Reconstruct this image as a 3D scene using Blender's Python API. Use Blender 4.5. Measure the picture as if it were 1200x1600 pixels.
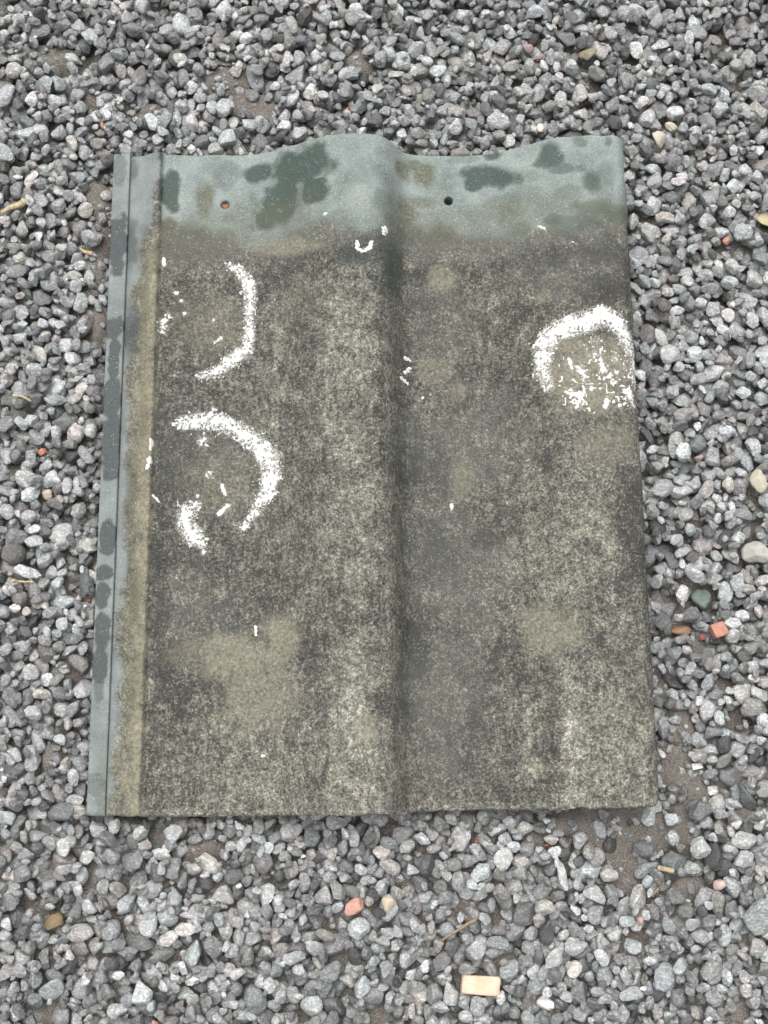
import bpy, math, random
import numpy as np
from mathutils import Vector, Matrix

for o in list(bpy.data.objects):
    bpy.data.objects.remove(o, do_unlink=True)
scene = bpy.context.scene
COL = scene.collection
MM = 0.001
TILE_W, TILE_L = 332.0, 420.0      # a common interlocking concrete roof tile, mm
TZ = 20.0                          # height of the tile's flat pan above the soil, mm
OFF = np.array([-166.0, -210.0, TZ])   # tile coordinates (mm) -> world (mm)

# ------------------------------------------------------------------ camera
CAM_EULER = (0.205145, -0.029187, -0.009282)
CAM_POS = (153.42, 34.70, 697.04)   # mm, tile coordinates

cam_data = bpy.data.cameras.new('camera')
cam = bpy.data.objects.new('camera', cam_data)
COL.objects.link(cam)
cam.location = [(CAM_POS[i] + OFF[i]) * MM for i in range(3)]
cam.rotation_euler = CAM_EULER
cam_data.sensor_fit = 'VERTICAL'
cam_data.sensor_height = 24.0
cam_data.lens = 24.0 * 1800.0 / 1600.0
cam_data.clip_start = 0.01
cam_data.clip_end = 100.0
scene.camera = cam

# ------------------------------------------------------------------ light
SUN_EL, SUN_AZ = math.radians(70), math.radians(-24)   # azimuth from +Y, towards -X: from the upper left
world = bpy.data.worlds.new('World')
scene.world = world
world.use_nodes = True
wn, wl = world.node_tree.nodes, world.node_tree.links
wn.clear()
w_out = wn.new('ShaderNodeOutputWorld')
w_bg = wn.new('ShaderNodeBackground')
w_sky = wn.new('ShaderNodeTexSky')
w_sky.sky_type = 'NISHITA'
w_sky.sun_disc = False
w_sky.sun_elevation = SUN_EL
w_sky.sun_rotation = SUN_AZ
w_sky.air_density = 1.0
w_sky.dust_density = 6.0
w_sky.ozone_density = 1.0
w_hsv = wn.new('ShaderNodeHueSaturation')          # overcast: almost colourless cloud
w_hsv.inputs['Saturation'].default_value = 0.22
wl.new(w_sky.outputs['Color'], w_hsv.inputs['Color'])
wl.new(w_hsv.outputs['Color'], w_bg.inputs['Color'])
w_bg.inputs['Strength'].default_value = 0.15
wl.new(w_bg.outputs['Background'], w_out.inputs['Surface'])

sun_data = bpy.data.lights.new('sun', 'SUN')
sun_data.energy = 0.8
sun_data.angle = math.radians(60)
sun_data.color = (1.0, 0.97, 0.93)
sun = bpy.data.objects.new('sun', sun_data)
COL.objects.link(sun)
sdir = Vector((math.sin(SUN_AZ) * math.cos(SUN_EL), math.cos(SUN_AZ) * math.cos(SUN_EL), math.sin(SUN_EL)))
sun.rotation_euler = sdir.to_track_quat('Z', 'Y').to_euler()
sun.location = sdir * 5

scene.render.engine = 'CYCLES'
vs = scene.view_settings
vs.view_transform = 'Standard'
vs.look = 'None'
vs.gamma = 1.0
vs.use_curve_mapping = False
vs.exposure = 0.56

# ------------------------------------------------------------------ digitised measurements (mm on the tile / around it)
DAMP = [(38,393.3,5.4,13.4,0,1),(122,402.2,18.1,11.5,0,1),(111.1,385.5,15.7,14,0,1),(101.8,373.4,7.5,6.2,0,1),(95.8,405.5,8.4,5.9,0,1),(130.9,383.7,8.9,8.1,0,1),(74.8,405.8,9.2,8.4,0,0.45),(157.2,389.7,10.1,8,0,0.3),(174.9,375.7,7.3,8.1,0,0.35),(150.3,361.7,8,5.6,0,0.35),(173.1,407.5,4.9,3.7,0,0.3),(248.4,402.1,18.5,6.3,-18,1),(235.6,398.9,5.9,5,0,1),(248.9,418.5,5.5,3.4,-10,0.8),(229,417.5,10.2,3.4,0,0.4),(283,408.1,6.6,9,0,0.8),(278,404.1,4.9,3.3,0,0.7),(289.2,397.2,7.3,3.3,0,0.6),(301.5,415.2,4.9,4.1,0,0.55),(320.4,415.1,2.5,3.3,0,0.6),(308.8,386.6,6.1,6.5,0,0.75),(301.5,396.9,3.3,2.4,0,0.5),(311.2,369.1,16.1,5.6,0,0.6),(321.2,365.7,7.3,5.6,0,0.6),(284.4,362.9,7.3,4,0,0.6),(11.7,410.4,3.8,6.7,0,0.6),(219.3,400.9,9.3,5.1,0,0.3),(265.4,387.2,12.4,6.6,-10,0.35),(293.6,380,8.9,5.7,0,0.4),(271.4,396.5,6.6,4.9,0,0.35),(318.4,392.8,5.7,8.1,0,0.4),(298.7,360.2,16.1,5.6,0,0.5),(235.5,379.8,10.9,5.9,0,0.3),(144,400.8,9.7,5.7,0,0.3),(63.8,410.7,6.7,5,0,0.3),(11.6,355.1,5,18.2,0,0.7),(14.9,296.3,5.7,15.4,0,0.7),(165.8,337.4,19.8,8.7,0,0.4),(180.8,333.6,7.2,16.1,0,0.5)]
ALGAE = [(59.8,384.8,5.8,14.2,0,1),(38.6,370.3,6.2,5,0,1),(75.4,374.5,8.3,5,0,0.8),(90.9,369.2,3.7,4.2,0,0.9),(189.2,404.8,4.6,6.7,0,1),(204.2,406.5,6.7,9.3,0,1),(198.3,411.9,8.4,3.8,0,1),(191.4,376.6,8.3,10.8,0,1),(200,386.1,11.7,4.6,0,0.8),(256.6,374.6,12.4,10.8,0,0.8),(264.3,363.1,5.7,6.6,0,0.8),(250.7,381.8,8.3,6.7,0,0.7),(52.7,353,24.8,8.3,0,0.35),(214.5,373.6,25.1,7.5,0,0.4),(25.4,245.5,3.2,16,0,0.5),(19.2,196.2,3.2,19.7,0,0.7),(23.2,313.5,3.3,16.3,0,0.6),(24.3,128.6,3.1,15.5,0,0.7),(23.7,67.4,3,15.2,0,0.5),(22,348.5,4.1,16.5,0,0.4)]
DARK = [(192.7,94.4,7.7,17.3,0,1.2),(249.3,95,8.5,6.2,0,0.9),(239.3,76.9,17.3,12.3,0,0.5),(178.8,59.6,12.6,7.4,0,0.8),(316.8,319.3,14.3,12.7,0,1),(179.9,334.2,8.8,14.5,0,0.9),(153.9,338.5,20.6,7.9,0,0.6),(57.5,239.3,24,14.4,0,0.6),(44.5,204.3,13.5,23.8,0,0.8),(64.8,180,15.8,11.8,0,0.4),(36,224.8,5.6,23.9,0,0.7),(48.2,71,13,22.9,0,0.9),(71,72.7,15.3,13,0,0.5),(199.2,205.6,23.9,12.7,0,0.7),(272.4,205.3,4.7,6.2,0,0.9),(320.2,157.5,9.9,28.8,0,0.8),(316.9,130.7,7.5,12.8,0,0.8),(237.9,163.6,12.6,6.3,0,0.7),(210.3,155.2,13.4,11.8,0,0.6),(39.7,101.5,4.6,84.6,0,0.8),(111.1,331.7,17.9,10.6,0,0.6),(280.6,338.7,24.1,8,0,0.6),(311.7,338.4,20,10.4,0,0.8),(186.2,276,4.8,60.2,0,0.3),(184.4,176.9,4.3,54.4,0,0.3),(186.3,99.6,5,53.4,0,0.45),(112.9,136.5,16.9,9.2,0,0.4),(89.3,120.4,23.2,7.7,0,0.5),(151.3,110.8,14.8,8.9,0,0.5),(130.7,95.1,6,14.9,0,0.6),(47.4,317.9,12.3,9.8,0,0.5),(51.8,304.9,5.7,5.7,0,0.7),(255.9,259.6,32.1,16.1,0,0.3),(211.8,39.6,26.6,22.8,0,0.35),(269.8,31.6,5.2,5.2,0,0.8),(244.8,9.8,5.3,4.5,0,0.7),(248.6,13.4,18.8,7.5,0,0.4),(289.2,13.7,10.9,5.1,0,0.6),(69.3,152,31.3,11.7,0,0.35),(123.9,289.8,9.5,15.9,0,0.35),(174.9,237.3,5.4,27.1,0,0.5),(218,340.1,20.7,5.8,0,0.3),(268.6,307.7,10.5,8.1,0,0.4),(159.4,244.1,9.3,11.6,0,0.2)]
PALE = [(113.2,100,11.4,15.2,0,1),(84,89.6,25.3,15.3,0,0.9),(97.9,68.6,22.8,19,0,0.8),(272.4,103.9,17.4,12.9,0,0.9),(213.8,334.8,9.1,7.4,0,0.8),(302.2,261,27.4,21.9,0,1),(208.4,270.6,10.6,8.9,0,0.6),(224,201.7,7.2,12,0,0.6),(66.1,302.8,24.5,22,0,0.4),(76.2,196.1,23.8,18.2,0,0.35),(162.1,48,5.8,6.5,0,0.9),(110.9,351.4,24.6,5.7,-12,0.8),(224.5,258,5.7,8.1,0,0.5),(59.1,93.7,13.1,9.2,0,0.5),(276.1,313.4,5.6,4.8,0,0.7),(123.8,310.9,16,20,0,0.2),(311.7,216.4,19.3,11.6,0,0.5)]
FILM = [(223.6,220.3,36.1,36.1,0,0.6),(218,147.3,31.4,51,0,0.6),(208.5,65.9,26.8,49.8,0,0.7),(209.1,305,24.6,28.7,0,0.4),(62.2,120.6,23.2,23.2,0,0.4),(59.9,220.7,27.9,23.9,0,0.3),(287.7,328.7,40,20,0,0.5)]
STREAK = [(153.7,268.5,17.5,54.4,0,0.8),(154.5,173.2,15.1,60.4,0,0.8),(155.5,54.1,12.4,54.7,0,1),(107.7,251.6,2,63.8,0,0.9),(106.9,251.7,8.8,59.8,0,0.35),(262.5,176.7,2.7,58.5,0,0.9),(258.6,42.8,2.6,33.9,0,1),(285.7,158.2,9.9,49.5,0,0.7),(282.1,49.6,5.9,48,0,1.1),(284.1,13.7,8.8,10.9,0,0.9),(176.9,237.8,1.9,35,0,0.8),(304.6,149.9,11.4,60.6,0,0.5),(301.1,38.5,22,36.6,0,0.7),(250.8,210.7,2.4,23.9,0,0.6),(172.9,29,18.1,25.4,0,0.5),(106.2,25.8,22.4,22.4,0,0.45),(240.1,103.7,2.3,11.6,0,0.9),(151.6,216.3,5.4,7.7,0,0.7),(177.6,124.5,6,75.2,0,0.5),(275.4,190.8,11.6,11.6,0,0.5),(286.5,205.2,7.7,11.6,0,0.6),(39.9,33.7,3,33.9,0,0.5),(225.4,212,2.4,12,0,0.7),(138.2,143.4,22.6,22.6,0,0.4),(308,104.4,14.9,22.4,0,0.4),(266.8,144.7,23.1,23.1,0,0.4)]
LIPDAMP = [(3.3,357.3,5.8,19.8,0,1),(1.4,299.7,6.5,7.3,0,1),(0.6,279.2,3.6,13.7,0,1),(0.4,253.9,6.4,12,0,1),(-0.2,220.7,6.4,20.7,0,1),(-1.1,165,5.1,10.2,0,1),(1,142.1,5.1,4.7,0,1),(0.8,129.5,4.3,7.7,0,1),(1.3,106.7,5,10,0,1),(1.4,86.5,4.6,9.9,0,1),(1.2,73.2,3.4,7.6,0,0.6),(2.4,17.6,6,5.2,0,0.5),(5.6,406.7,5,10.9,0,0.5)]
LICHEN = {'upper': [[(76.8,342.1,1.03),(83.4,338.8,2.06),(88.9,330.8,3.08),(91.1,319.8,3.69),(89.7,309,2.04),(91.1,296.1,2.44),(89.2,285.4,3.25),(80.8,278.3,3.65),(70.8,270.8,2.83),(59.6,267.4,1.61)],[(38.4,307.5,1.63),(35.3,302.8,2.04),(34.6,297.2,1.22)],[(34.8,346.3,0.82),(35.3,342.8,1.03)],[(43.2,323.1,1.02)],[(46.6,317.9,1.02)],[(48.9,309.3,0.82)],[(67.3,305,0.61)],[(72.4,292.9,0.81),(68.8,289.5,0.61)],[(93.6,324.1,0.62)]],'lower': [[(49.6,237.2,4),(59.5,238,4.8),(73.5,237.2,5.21),(85.6,230.8,4.8),(95.7,223.5,5.18),(104.1,213,5.93),(105.8,202.6,5.51),(102.7,190.9,4.32),(98.3,183.3,3.15),(92.4,174.8,1.77),(87.8,169.7,1.57)],[(60,184,1.97),(53.8,180,4.72),(53.2,172,5.11),(58.5,164.8,5.49),(62.9,160,2.74)],[(62.2,224.8,2.39)],[(66.2,203.4,1.78)],[(75.1,196.1,1.19),(77.1,191.2,0.79)],[(79.2,183.9,1.18),(73.4,178.7,1.18)],[(69.3,245.5,1.2)],[(64.6,154.8,0.98)],[(59.8,190.1,1.18)]],'edge': [[(31.2,224.8,1),(31,218.6,0.8)],[(30.5,212.5,1.59),(29.4,207.2,1.19)],[(33.1,190.1,0.79),(36,186.9,0.79)]],'ring': [[(276.9,253.7,2.36),(273.7,266.4,3.97),(274.9,279.4,5.17),(281,288.5,5.95),(290.7,291.1,6.71),(301,294.1,6.71),(310.6,297.3,6.32),(317.6,294.8,5.14),(322.8,287.3,4.34),(327.1,279,3.93),(328.9,269.1,1.96),(329.2,252.7,0.78)],[(295.3,262,2.94),(298.1,257,1.95)],[(309.3,262.5,1.76),(308.4,268.3,0.98)],[(316.4,269.9,1.96)],[(294.1,244.9,2.73),(292.4,240,1.17)],[(309.7,238.9,1.36),(311.1,243.8,0.97)],[(324.3,247.8,3.12),(326.6,240.5,1.17)],[(305.5,281.5,1.97)],[(289.1,269.7,0.98),(290.7,263.4,0.78)],[(301.7,250.8,1.36)],[(317.9,260.9,0.98)],[(318.7,239.7,0.97)],[(289.4,250,1.17)],[(304.7,272.4,1.18)]],'dotring': [[(159,345.2,0.99),(159.4,340.9,1.19),(163,339.3,1.19),(167,341.3,1.19),(167.8,345.6,0.99)],[(176.8,356.6,1.81),(176,352.7,1)],[(139.1,365.9,0.8)]],'cluster': [[(189.2,277.4,1.01),(192.1,276.8,1.01)],[(192.4,271.3,1.21),(188.6,267.5,1.01)],[(186.9,262.9,1.4),(190.2,261.6,1.21)],[(200,252.5,0.81)],[(204.9,254.9,0.61)]],'speck': [[(216.8,184.2,0.99),(217.1,181,0.79)]],'speck2': [[(294.2,346.9,0.8)],[(275.1,361.2,0.81),(278.3,358,0.61)]],'speck3': [[(96.9,108.6,0.77),(97.4,103.9,0.58)],[(102.6,33.2,0.75)]]}
HOLES = [(73.5,384.4),(219.4,387.7)]
BARE = [(-41,499,27,14),(-16,468,20,11),(70,486,29,17),(92,462,20,12),(81,469,12,8),(161,496,14,12),(21,459,10,7),(-13,398,11,16),(-11,353,10,24),(-9,309,9,29),(-27,32,8,18),(-21,82,8,9),(68,-20,16,11),(41,-43,11,10),(309,-15,22,29),(352,25,20,24),(334,-14,37,20),(319,-39,18,23),(354,44,12,22),(288,-10,24,8),(377,-118,16,12),(362,4,16,12),(327,-3,24,10),(355,-47,16,8),(-63,389,8,6)]
STONES = [(-19.9,385.8,10.9,10.1,0,0.9),(-37.6,399.4,12.7,7.6,-60,0.9),(-14.3,362.7,13.4,9.2,-40,0.7),(-48.1,416.3,10.2,9.3,0,0.85),(-69.3,411.6,10.2,6.8,90,0.75),(-58.5,350.9,12.5,10,-20,0.85),(-24.9,340.4,10,8.3,30,0.8),(-15.8,340.4,10,7.5,90,0.9),(-22.4,330.6,8.3,7.5,90,0.85),(-13.1,324,8.3,7.5,0,0.85),(-43.4,322.6,14.1,12.4,90,0.5),(-66.3,320.8,12.4,8.3,-10,0.85),(-28.1,292.6,10.7,9.4,0,0.95),(-44.8,286.1,13.9,9,-30,0.85),(-57.6,296.9,9,8.2,60,0.9),(-51.3,301.7,7.4,5.8,0,0.9),(-55.8,264.7,13.8,12.2,0,0.9),(-46.3,274.9,12.2,9.8,0,0.85),(-31.6,263.9,10.6,9.8,90,0.95),(-30.3,253.7,11.4,8.9,0,0.75),(-12.1,281.8,11.5,7.4,-30,0.7),(-63.3,254.9,9.7,8.9,0,0.55),(-19.7,233.9,13.7,10.9,90,0.95),(-30.8,232.2,10.5,7.3,80,0.85),(-51.2,231.4,9.7,8.9,0,0.75),(-8.5,233.9,8.9,7.3,90,0.9),(-46.5,241.5,10.5,8.1,0,0.85),(-60.9,219.4,12,10.4,90,0.85),(-30.6,202.8,11.2,10.4,0,0.95),(-19.9,219.3,13.3,10.1,0,0.32),(-31.9,221.4,8.9,8,0,0.6),(-58,182.4,11.1,8.7,-80,0.85),(-25,169,16.7,11.9,20,0.85),(-39.7,163,11.9,8.7,-20,0.85),(-52.4,167,15.8,11.1,30,0.6),(-51.8,155,14.2,13.4,0,0.4),(-33.3,152.1,11.8,7.9,45,0.75),(-42.6,144.2,16.5,8.7,-8,0.95),(-24.6,150.9,8.7,5.5,-80,0.9),(-24.8,138.2,8.6,6.3,80,0.9),(-22.2,125.5,15.7,9.4,-10,0.85),(-20.8,112.6,8.6,8.2,0,0.9),(-15.1,183.5,12,8.8,70,0.75),(-48.4,94.1,9.3,7,0,0.55),(-15.9,97,10.9,5.4,35,0.7),(-29.6,79,8.5,8.1,0,0.95),(-31.1,70.9,10.8,6.6,10,0.85),(-50.8,68.4,15.4,11.5,80,0.55),(-19.2,61.3,12.3,10,10,0.8),(-33.5,43.7,13.8,7.6,-70,0.95),(-26.8,46.7,9.2,7.7,0,0.75),(-45.2,35.2,10.7,6.9,-35,0.85),(-35.4,29.9,12.9,9.1,80,0.65),(-10.1,21.2,10.6,6.8,80,0.85),(-34.7,1.2,12.1,10.6,30,0.7),(-8.8,8.2,10.6,6.8,0,0.8),(-7,1.6,9.1,8.7,0,0.8),(-28.4,-4.4,7.5,6,0,0.8),(-14,-17.6,12.8,10.5,80,0.85),(-1,-24.6,9.8,8.3,0,0.9),(7.5,-32.7,11.2,9,0,0.8),(-3.1,-35.4,11.2,6.7,85,0.8),(31,-10.5,9.8,8.3,60,0.85),(49.8,-11.8,12.8,10.6,0,0.8),(42.6,-23,12,7.5,-15,0.9),(75.8,-34.9,10.5,6.8,80,0.95),(85.2,-36.5,11.3,9,0,0.5),(32.3,-51.2,12.7,9.7,80,0.9),(46.7,-59.2,12.6,9.7,-20,0.9),(57.9,-65.3,12.6,7.4,0,0.95),(79.8,-46.4,12.7,9.7,-15,0.8),(47,-70.8,14.1,8.2,5,0.95),(15.5,-64.8,12.6,10.4,60,0.7),(-2.1,-66.3,15.6,10.4,0,0.75),(35,-98.5,12.5,11.4,90,0.95),(-17.9,-96.7,13.9,12.1,0,0.75),(96.9,-71.2,11.9,11.1,0,0.85),(88.4,-70.3,12.6,7.4,80,0.75),(80.9,-66.7,11.2,8.2,80,0.8),(137.7,-47.2,12,11.2,0,0.75),(158.2,-66,13.4,11.9,0,0.9),(131.1,-107.9,12.5,11,0,0.85),(159.9,-97.6,12.6,9.6,80,0.85),(88.7,-89.6,8.9,7.4,0,0.95),(121.1,-81.7,13.3,8.2,10,0.85),(104,-46.8,13.5,9,70,0.85),(258.6,-11.2,10.7,9.1,20,0.85),(302.3,-12.1,11.4,8.4,-60,0.8),(211.6,-13.3,8.4,6.8,0,0.95),(243.6,-27.5,12.9,11.4,80,0.85),(230.1,-36.4,13.6,10.6,10,0.85),(295.5,-35.4,13.6,10.2,0,0.95),(278.6,-37.8,17.4,5.7,90,0.95),(250.7,-44.3,10.6,9.8,0,0.9),(296.8,-48.1,14.3,10.6,-20,0.8),(267.3,-56,12,9.8,0,0.85),(227.1,-77.5,15.7,11.9,60,0.8),(238.2,-81.2,14.2,8.2,0,0.85),(271.8,-84.2,14.2,9,60,0.85),(285.2,-77.6,12.7,11.2,0,0.85),(308.9,-71.6,11.3,9,0,0.9),(318.4,-78.1,9.7,9.7,0,0.8),(335.9,-94.9,16.4,14.2,60,0.75),(315.8,-104.1,14.9,8.2,0,0.85),(175.9,-54.8,12,15,0,0.85),(362.4,-23.4,13,11.4,60,0.9),(387.8,-18.2,16.1,10.7,20,0.85),(386.2,-29.9,13.7,9.1,30,0.8),(332.7,-4.6,12.3,8.4,80,0.9),(346.1,-6.6,7.7,6.9,0,0.95),(346.2,-17.7,9.2,6.9,-80,0.85),(361.1,-2.3,13.8,12.3,0,0.5),(379.3,-45.5,13.6,9.1,-60,0.85),(396,-62,22.7,17.4,45,0.7),(370.5,-56.3,17.4,9.1,-85,0.55),(359.2,417.1,12.9,11.2,0,0.9),(358.6,392.4,13.3,10.7,80,0.9),(357.3,376.2,15.8,11.9,-10,0.95),(369.3,375.8,11.5,7.7,-10,0.95),(371,397.6,12.9,10.3,0,0.5),(383.5,396.7,12,9.4,90,0.75),(366,357.1,14.4,10.2,-60,0.55),(393.3,380.5,12.4,9.8,20,0.85),(401.7,371.8,12.4,7.7,0,0.9),(412.2,403.9,9.9,8.6,90,0.95),(419.6,415.6,9.5,7.3,80,0.9),(415.8,381.1,10.3,9.4,0,0.6),(400.7,406.6,7.8,6.9,0,0.95),(375.9,343.5,12.3,9.3,0,0.8),(399.3,355.4,8.5,7.6,0,0.65),(406.8,345.4,11,9.3,80,0.9),(389.3,340.8,10.2,9.3,0,0.8),(403.8,334.1,11.8,9.3,0,0.85),(421.6,338.2,13.5,11.9,0,0.85),(426.2,353.7,17,10.2,75,0.6),(415.9,359.1,11.1,7.2,90,0.65),(351.5,312.1,11.7,9.6,-60,0.55),(359.5,319.2,11.8,10.1,80,0.45),(373.4,305.1,13,9.6,25,0.9),(394.8,308.6,10.5,8.4,10,0.85),(402.2,311.8,10.1,7.6,-60,0.9),(408.3,302,12.6,11.7,0,0.8),(361.3,284.8,13.3,12.1,0,0.85),(378.5,285.3,12.1,11.2,0,0.97),(346.6,278.2,11.6,9.1,80,0.5),(390.3,273,15.4,11.2,35,0.9),(400.9,287,15.4,10,-25,0.85),(369.6,257,12.8,9.5,-15,0.85),(365.1,218.6,12.3,11,90,0.97),(376.6,236.4,7.4,4.9,90,1.1),(396.3,233.9,10.3,8.6,-20,1),(411.7,223.6,13.9,10.3,80,0.9),(376.7,225.8,13.1,11.5,0,0.55),(363.6,193.5,14.6,8.1,0,0.88),(385.8,189.3,7.7,6.9,0,0.9),(398.3,163.7,9.7,8.9,0,0.95),(376.4,159.3,14.9,13.3,80,0.7),(382.4,145.4,13.6,9.6,70,0.85),(362,148.3,8,6,90,1.05),(360.3,129,11.2,9.6,90,0.97),(348.2,127,14.7,10.7,80,0.55),(353.7,119.4,14.7,10.7,55,0.6),(363.5,115.8,12.3,9.5,0,0.5),(387.8,130,13.2,10.4,-80,0.85),(391.2,109.6,10.7,9.9,0,0.95),(395.7,144.9,12.4,10.4,-30,0.45),(402.4,180.9,13.4,11.7,-20,0.6),(401.5,196.7,11,8.1,90,0.65),(417.2,187.1,10.6,8.5,0,0.75),(349.8,204,9.8,9,0,0.65),(352.1,158.5,14.5,11.2,0,0.4),(413.3,137.2,12.4,7.2,15,0.85),(394.8,66.8,14.5,12.2,0,0.8),(372,33.2,12,8.5,5,0.85),(389.7,34.2,11.3,9.7,50,0.75),(383.5,18.4,16.2,13.1,20,0.5),(373.5,9.5,6.5,6.2,0,0.97),(361.9,-1.2,14.2,12.3,0,0.45),(345.3,-6.6,7.7,6.9,0,0.95),(403.1,66.8,12.6,10.2,0,0.85),(397.4,58.7,12.9,11,0,0.7),(398.5,21.6,12.8,10.1,0,0.7),(393.5,5.9,19.3,9.2,-70,0.5),(345.5,-17,9.5,6.9,80,0.8),(360.5,-23.4,11.8,11.4,0,0.85),(-50.7,441.9,9.8,9.4,0,0.9),(-40.2,443.4,10.7,9.8,0,0.9),(-60.4,440.9,17.9,9.4,15,0.85),(-31.9,495.7,12.1,7.8,-10,0.9),(-20.9,509.4,11.3,8.3,0,0.9),(-24.2,485.7,12.1,9.5,-40,0.85),(22.6,448.1,12,8.6,-80,0.95),(49,447.3,12,8.6,-80,0.9),(76.4,450.9,11.2,8.6,90,0.95),(74.1,433.9,13.7,12,60,0.85),(47.8,463.9,10.8,6,90,0.85),(84.5,510,9.6,8.3,0,0.95),(77,517.2,12.3,7,10,0.9),(98.1,503.8,7.9,7,0,0.95),(128.7,471.8,10.8,8.7,60,1.02),(129.6,457.5,6,5.6,0,0.9),(110.7,446.4,9.9,9,0,0.95),(124.5,447.9,11.6,8.6,0,0.85),(158.8,535.4,11,9.3,30,0.95),(152.2,520.5,9.2,7.9,0,0.9),(114.2,498.1,10,6.5,-30,0.9),(-43.3,464.1,11.6,7.7,-20,0.9),(198.5,531.4,10.1,7.5,0,0.95),(252.4,511.7,15.8,10.1,-40,0.85),(282.8,531.8,12,8.9,0,0.9),(326.5,513.5,11,8.8,20,0.95),(236.3,499.3,11.8,10.1,-40,0.9),(227.4,495.4,13.1,8.8,-50,0.7),(218.8,506.5,17.6,6.1,40,0.65),(388.8,513.7,10.6,7.1,90,0.95),(432.8,504.2,11.1,10.2,0,0.92),(369.4,479.2,12.7,7.9,0,0.95),(356.5,453.6,12.2,10.9,80,0.85),(377,459,13.5,9.6,-5,0.95),(407.4,460.2,11.4,10.5,0,0.85),(312,457.5,11.7,9.1,-10,0.9),(226.3,444,10.8,9.1,60,0.9),(209.4,445.3,10.8,9.9,0,0.72),(287.5,481.4,12.2,9.6,60,0.65)]
ODD = {'pink': (155.6,-54.2,12.4,8.2,30),'cream': (175.5,-52,7.5,8.2,0),'chip': (228.4,-98.3,22.2,10.7,-3),'white': (267.8,-110.3,11.8,7.4,-20),'brick': (381.3,106.1,9.5,8.7,20),'rust': (359.4,106.7,13.5,6.3,0),'green': (373.4,126.1,12.4,14.3,0),'olive': (412,199.6,14.7,10.2,90),'warm': (407.8,155,16.5,14.9,0),'redl': (-39.1,221,5.2,5.6,0),'redlip': (-6.7,127.4,3.9,3.1,0),'redr': (405.7,366.4,5.1,5.1,0),'leaf': (432.7,376.6,17.1,8.6,-30),'creamtop': (362.4,435.5,11.3,10.4,0),'coral': (-10.6,445.9,3.9,5.1,0),'pinkr': (371.7,-44.7,7.2,6.4,0),'pinks': (322.9,-63.5,4.1,4.9,0),'redsliver': (323.6,-72.5,1.9,6.4,90),'whitebit': (364,24.2,6.6,3.9,10),'brown': (-18.2,-60.1,11.1,11.9,60),'orange': (152.9,461,3,3.9,0),'brightpeb': (374.2,174,5.7,3.2,-10),'creaml': (-35.4,194.2,7.2,6.4,0),'tanolive': (318.3,501.1,8.8,12.3,90),'redtip': (228.6,-18.2,2.7,3.4,0),'redtip2': (270.9,-21.6,3,3,0),'creamedge': (283.1,445.4,5.2,6.1,0),'creamflat': (373.3,448.9,9.6,7,0),'brownlong': (282,497.4,3.9,11.4,90),'pinktop': (277.4,505.6,7.9,6.6,0),'maroon': (386.5,100.2,0,0,0),'redsmall': (373.1,102.6,3.6,4,0),'pinktip': (378.2,216.9,5.7,4.9,0),'dark': (170.2,-57.2,9,6,0),'corner': (42.1,-115.5,4,2.9,0)}
TWIGS = {'twig': [(206.2,-72.8),(211.8,-68.7),(218.2,-65.9),(223.1,-62.8),(226.5,-61.1)],'stalk': [(333.7,-33.5),(343.4,-35.8)],'straw': [(-72.9,381.2),(-65.7,385.2),(-57.7,390.3)],'grass': [(-51.9,138.6),(-44.9,138.2),(-38.7,137.4)],'grass2': [(-58.5,256.9),(-51.6,255.2),(-46.3,252.7)],'curl': [(200.8,471.1),(202,465.4),(201.5,459.2)],'bent': [(331.2,-50.4),(335.2,-46.5),(337.3,-42.6)],'husk': [(-21.9,358.6),(-18,355.5),(-13,354.2)]}

# ------------------------------------------------------------------ numpy helpers
_rt = np.random.RandomState(11).rand(512, 512)
def vnoise(x, y, size, seed=0):
    x = np.asarray(x, float) / size + seed * 17.31 + 200
    y = np.asarray(y, float) / size + seed * 9.77 + 200
    xi = np.floor(x).astype(int); yi = np.floor(y).astype(int)
    fx = x - xi; fy = y - yi
    fx = fx * fx * (3 - 2 * fx); fy = fy * fy * (3 - 2 * fy)
    a = _rt[xi % 512, yi % 512]; b = _rt[(xi + 1) % 512, yi % 512]
    c = _rt[xi % 512, (yi + 1) % 512]; d = _rt[(xi + 1) % 512, (yi + 1) % 512]
    return (a * (1 - fx) + b * fx) * (1 - fy) + (c * (1 - fx) + d * fx) * fy
def fbm(x, y, size, seed=0, octv=4):
    s = 0; amp = 1; tot = 0
    for i in range(octv):
        s = s + amp * vnoise(x, y, size / 2 ** i, seed + i * 3); tot += amp; amp *= .55
    return s / tot
def sstep(a, b, x):
    t = np.clip((np.asarray(x, float) - a) / (b - a), 0, 1)
    return t * t * (3 - 2 * t)

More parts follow.
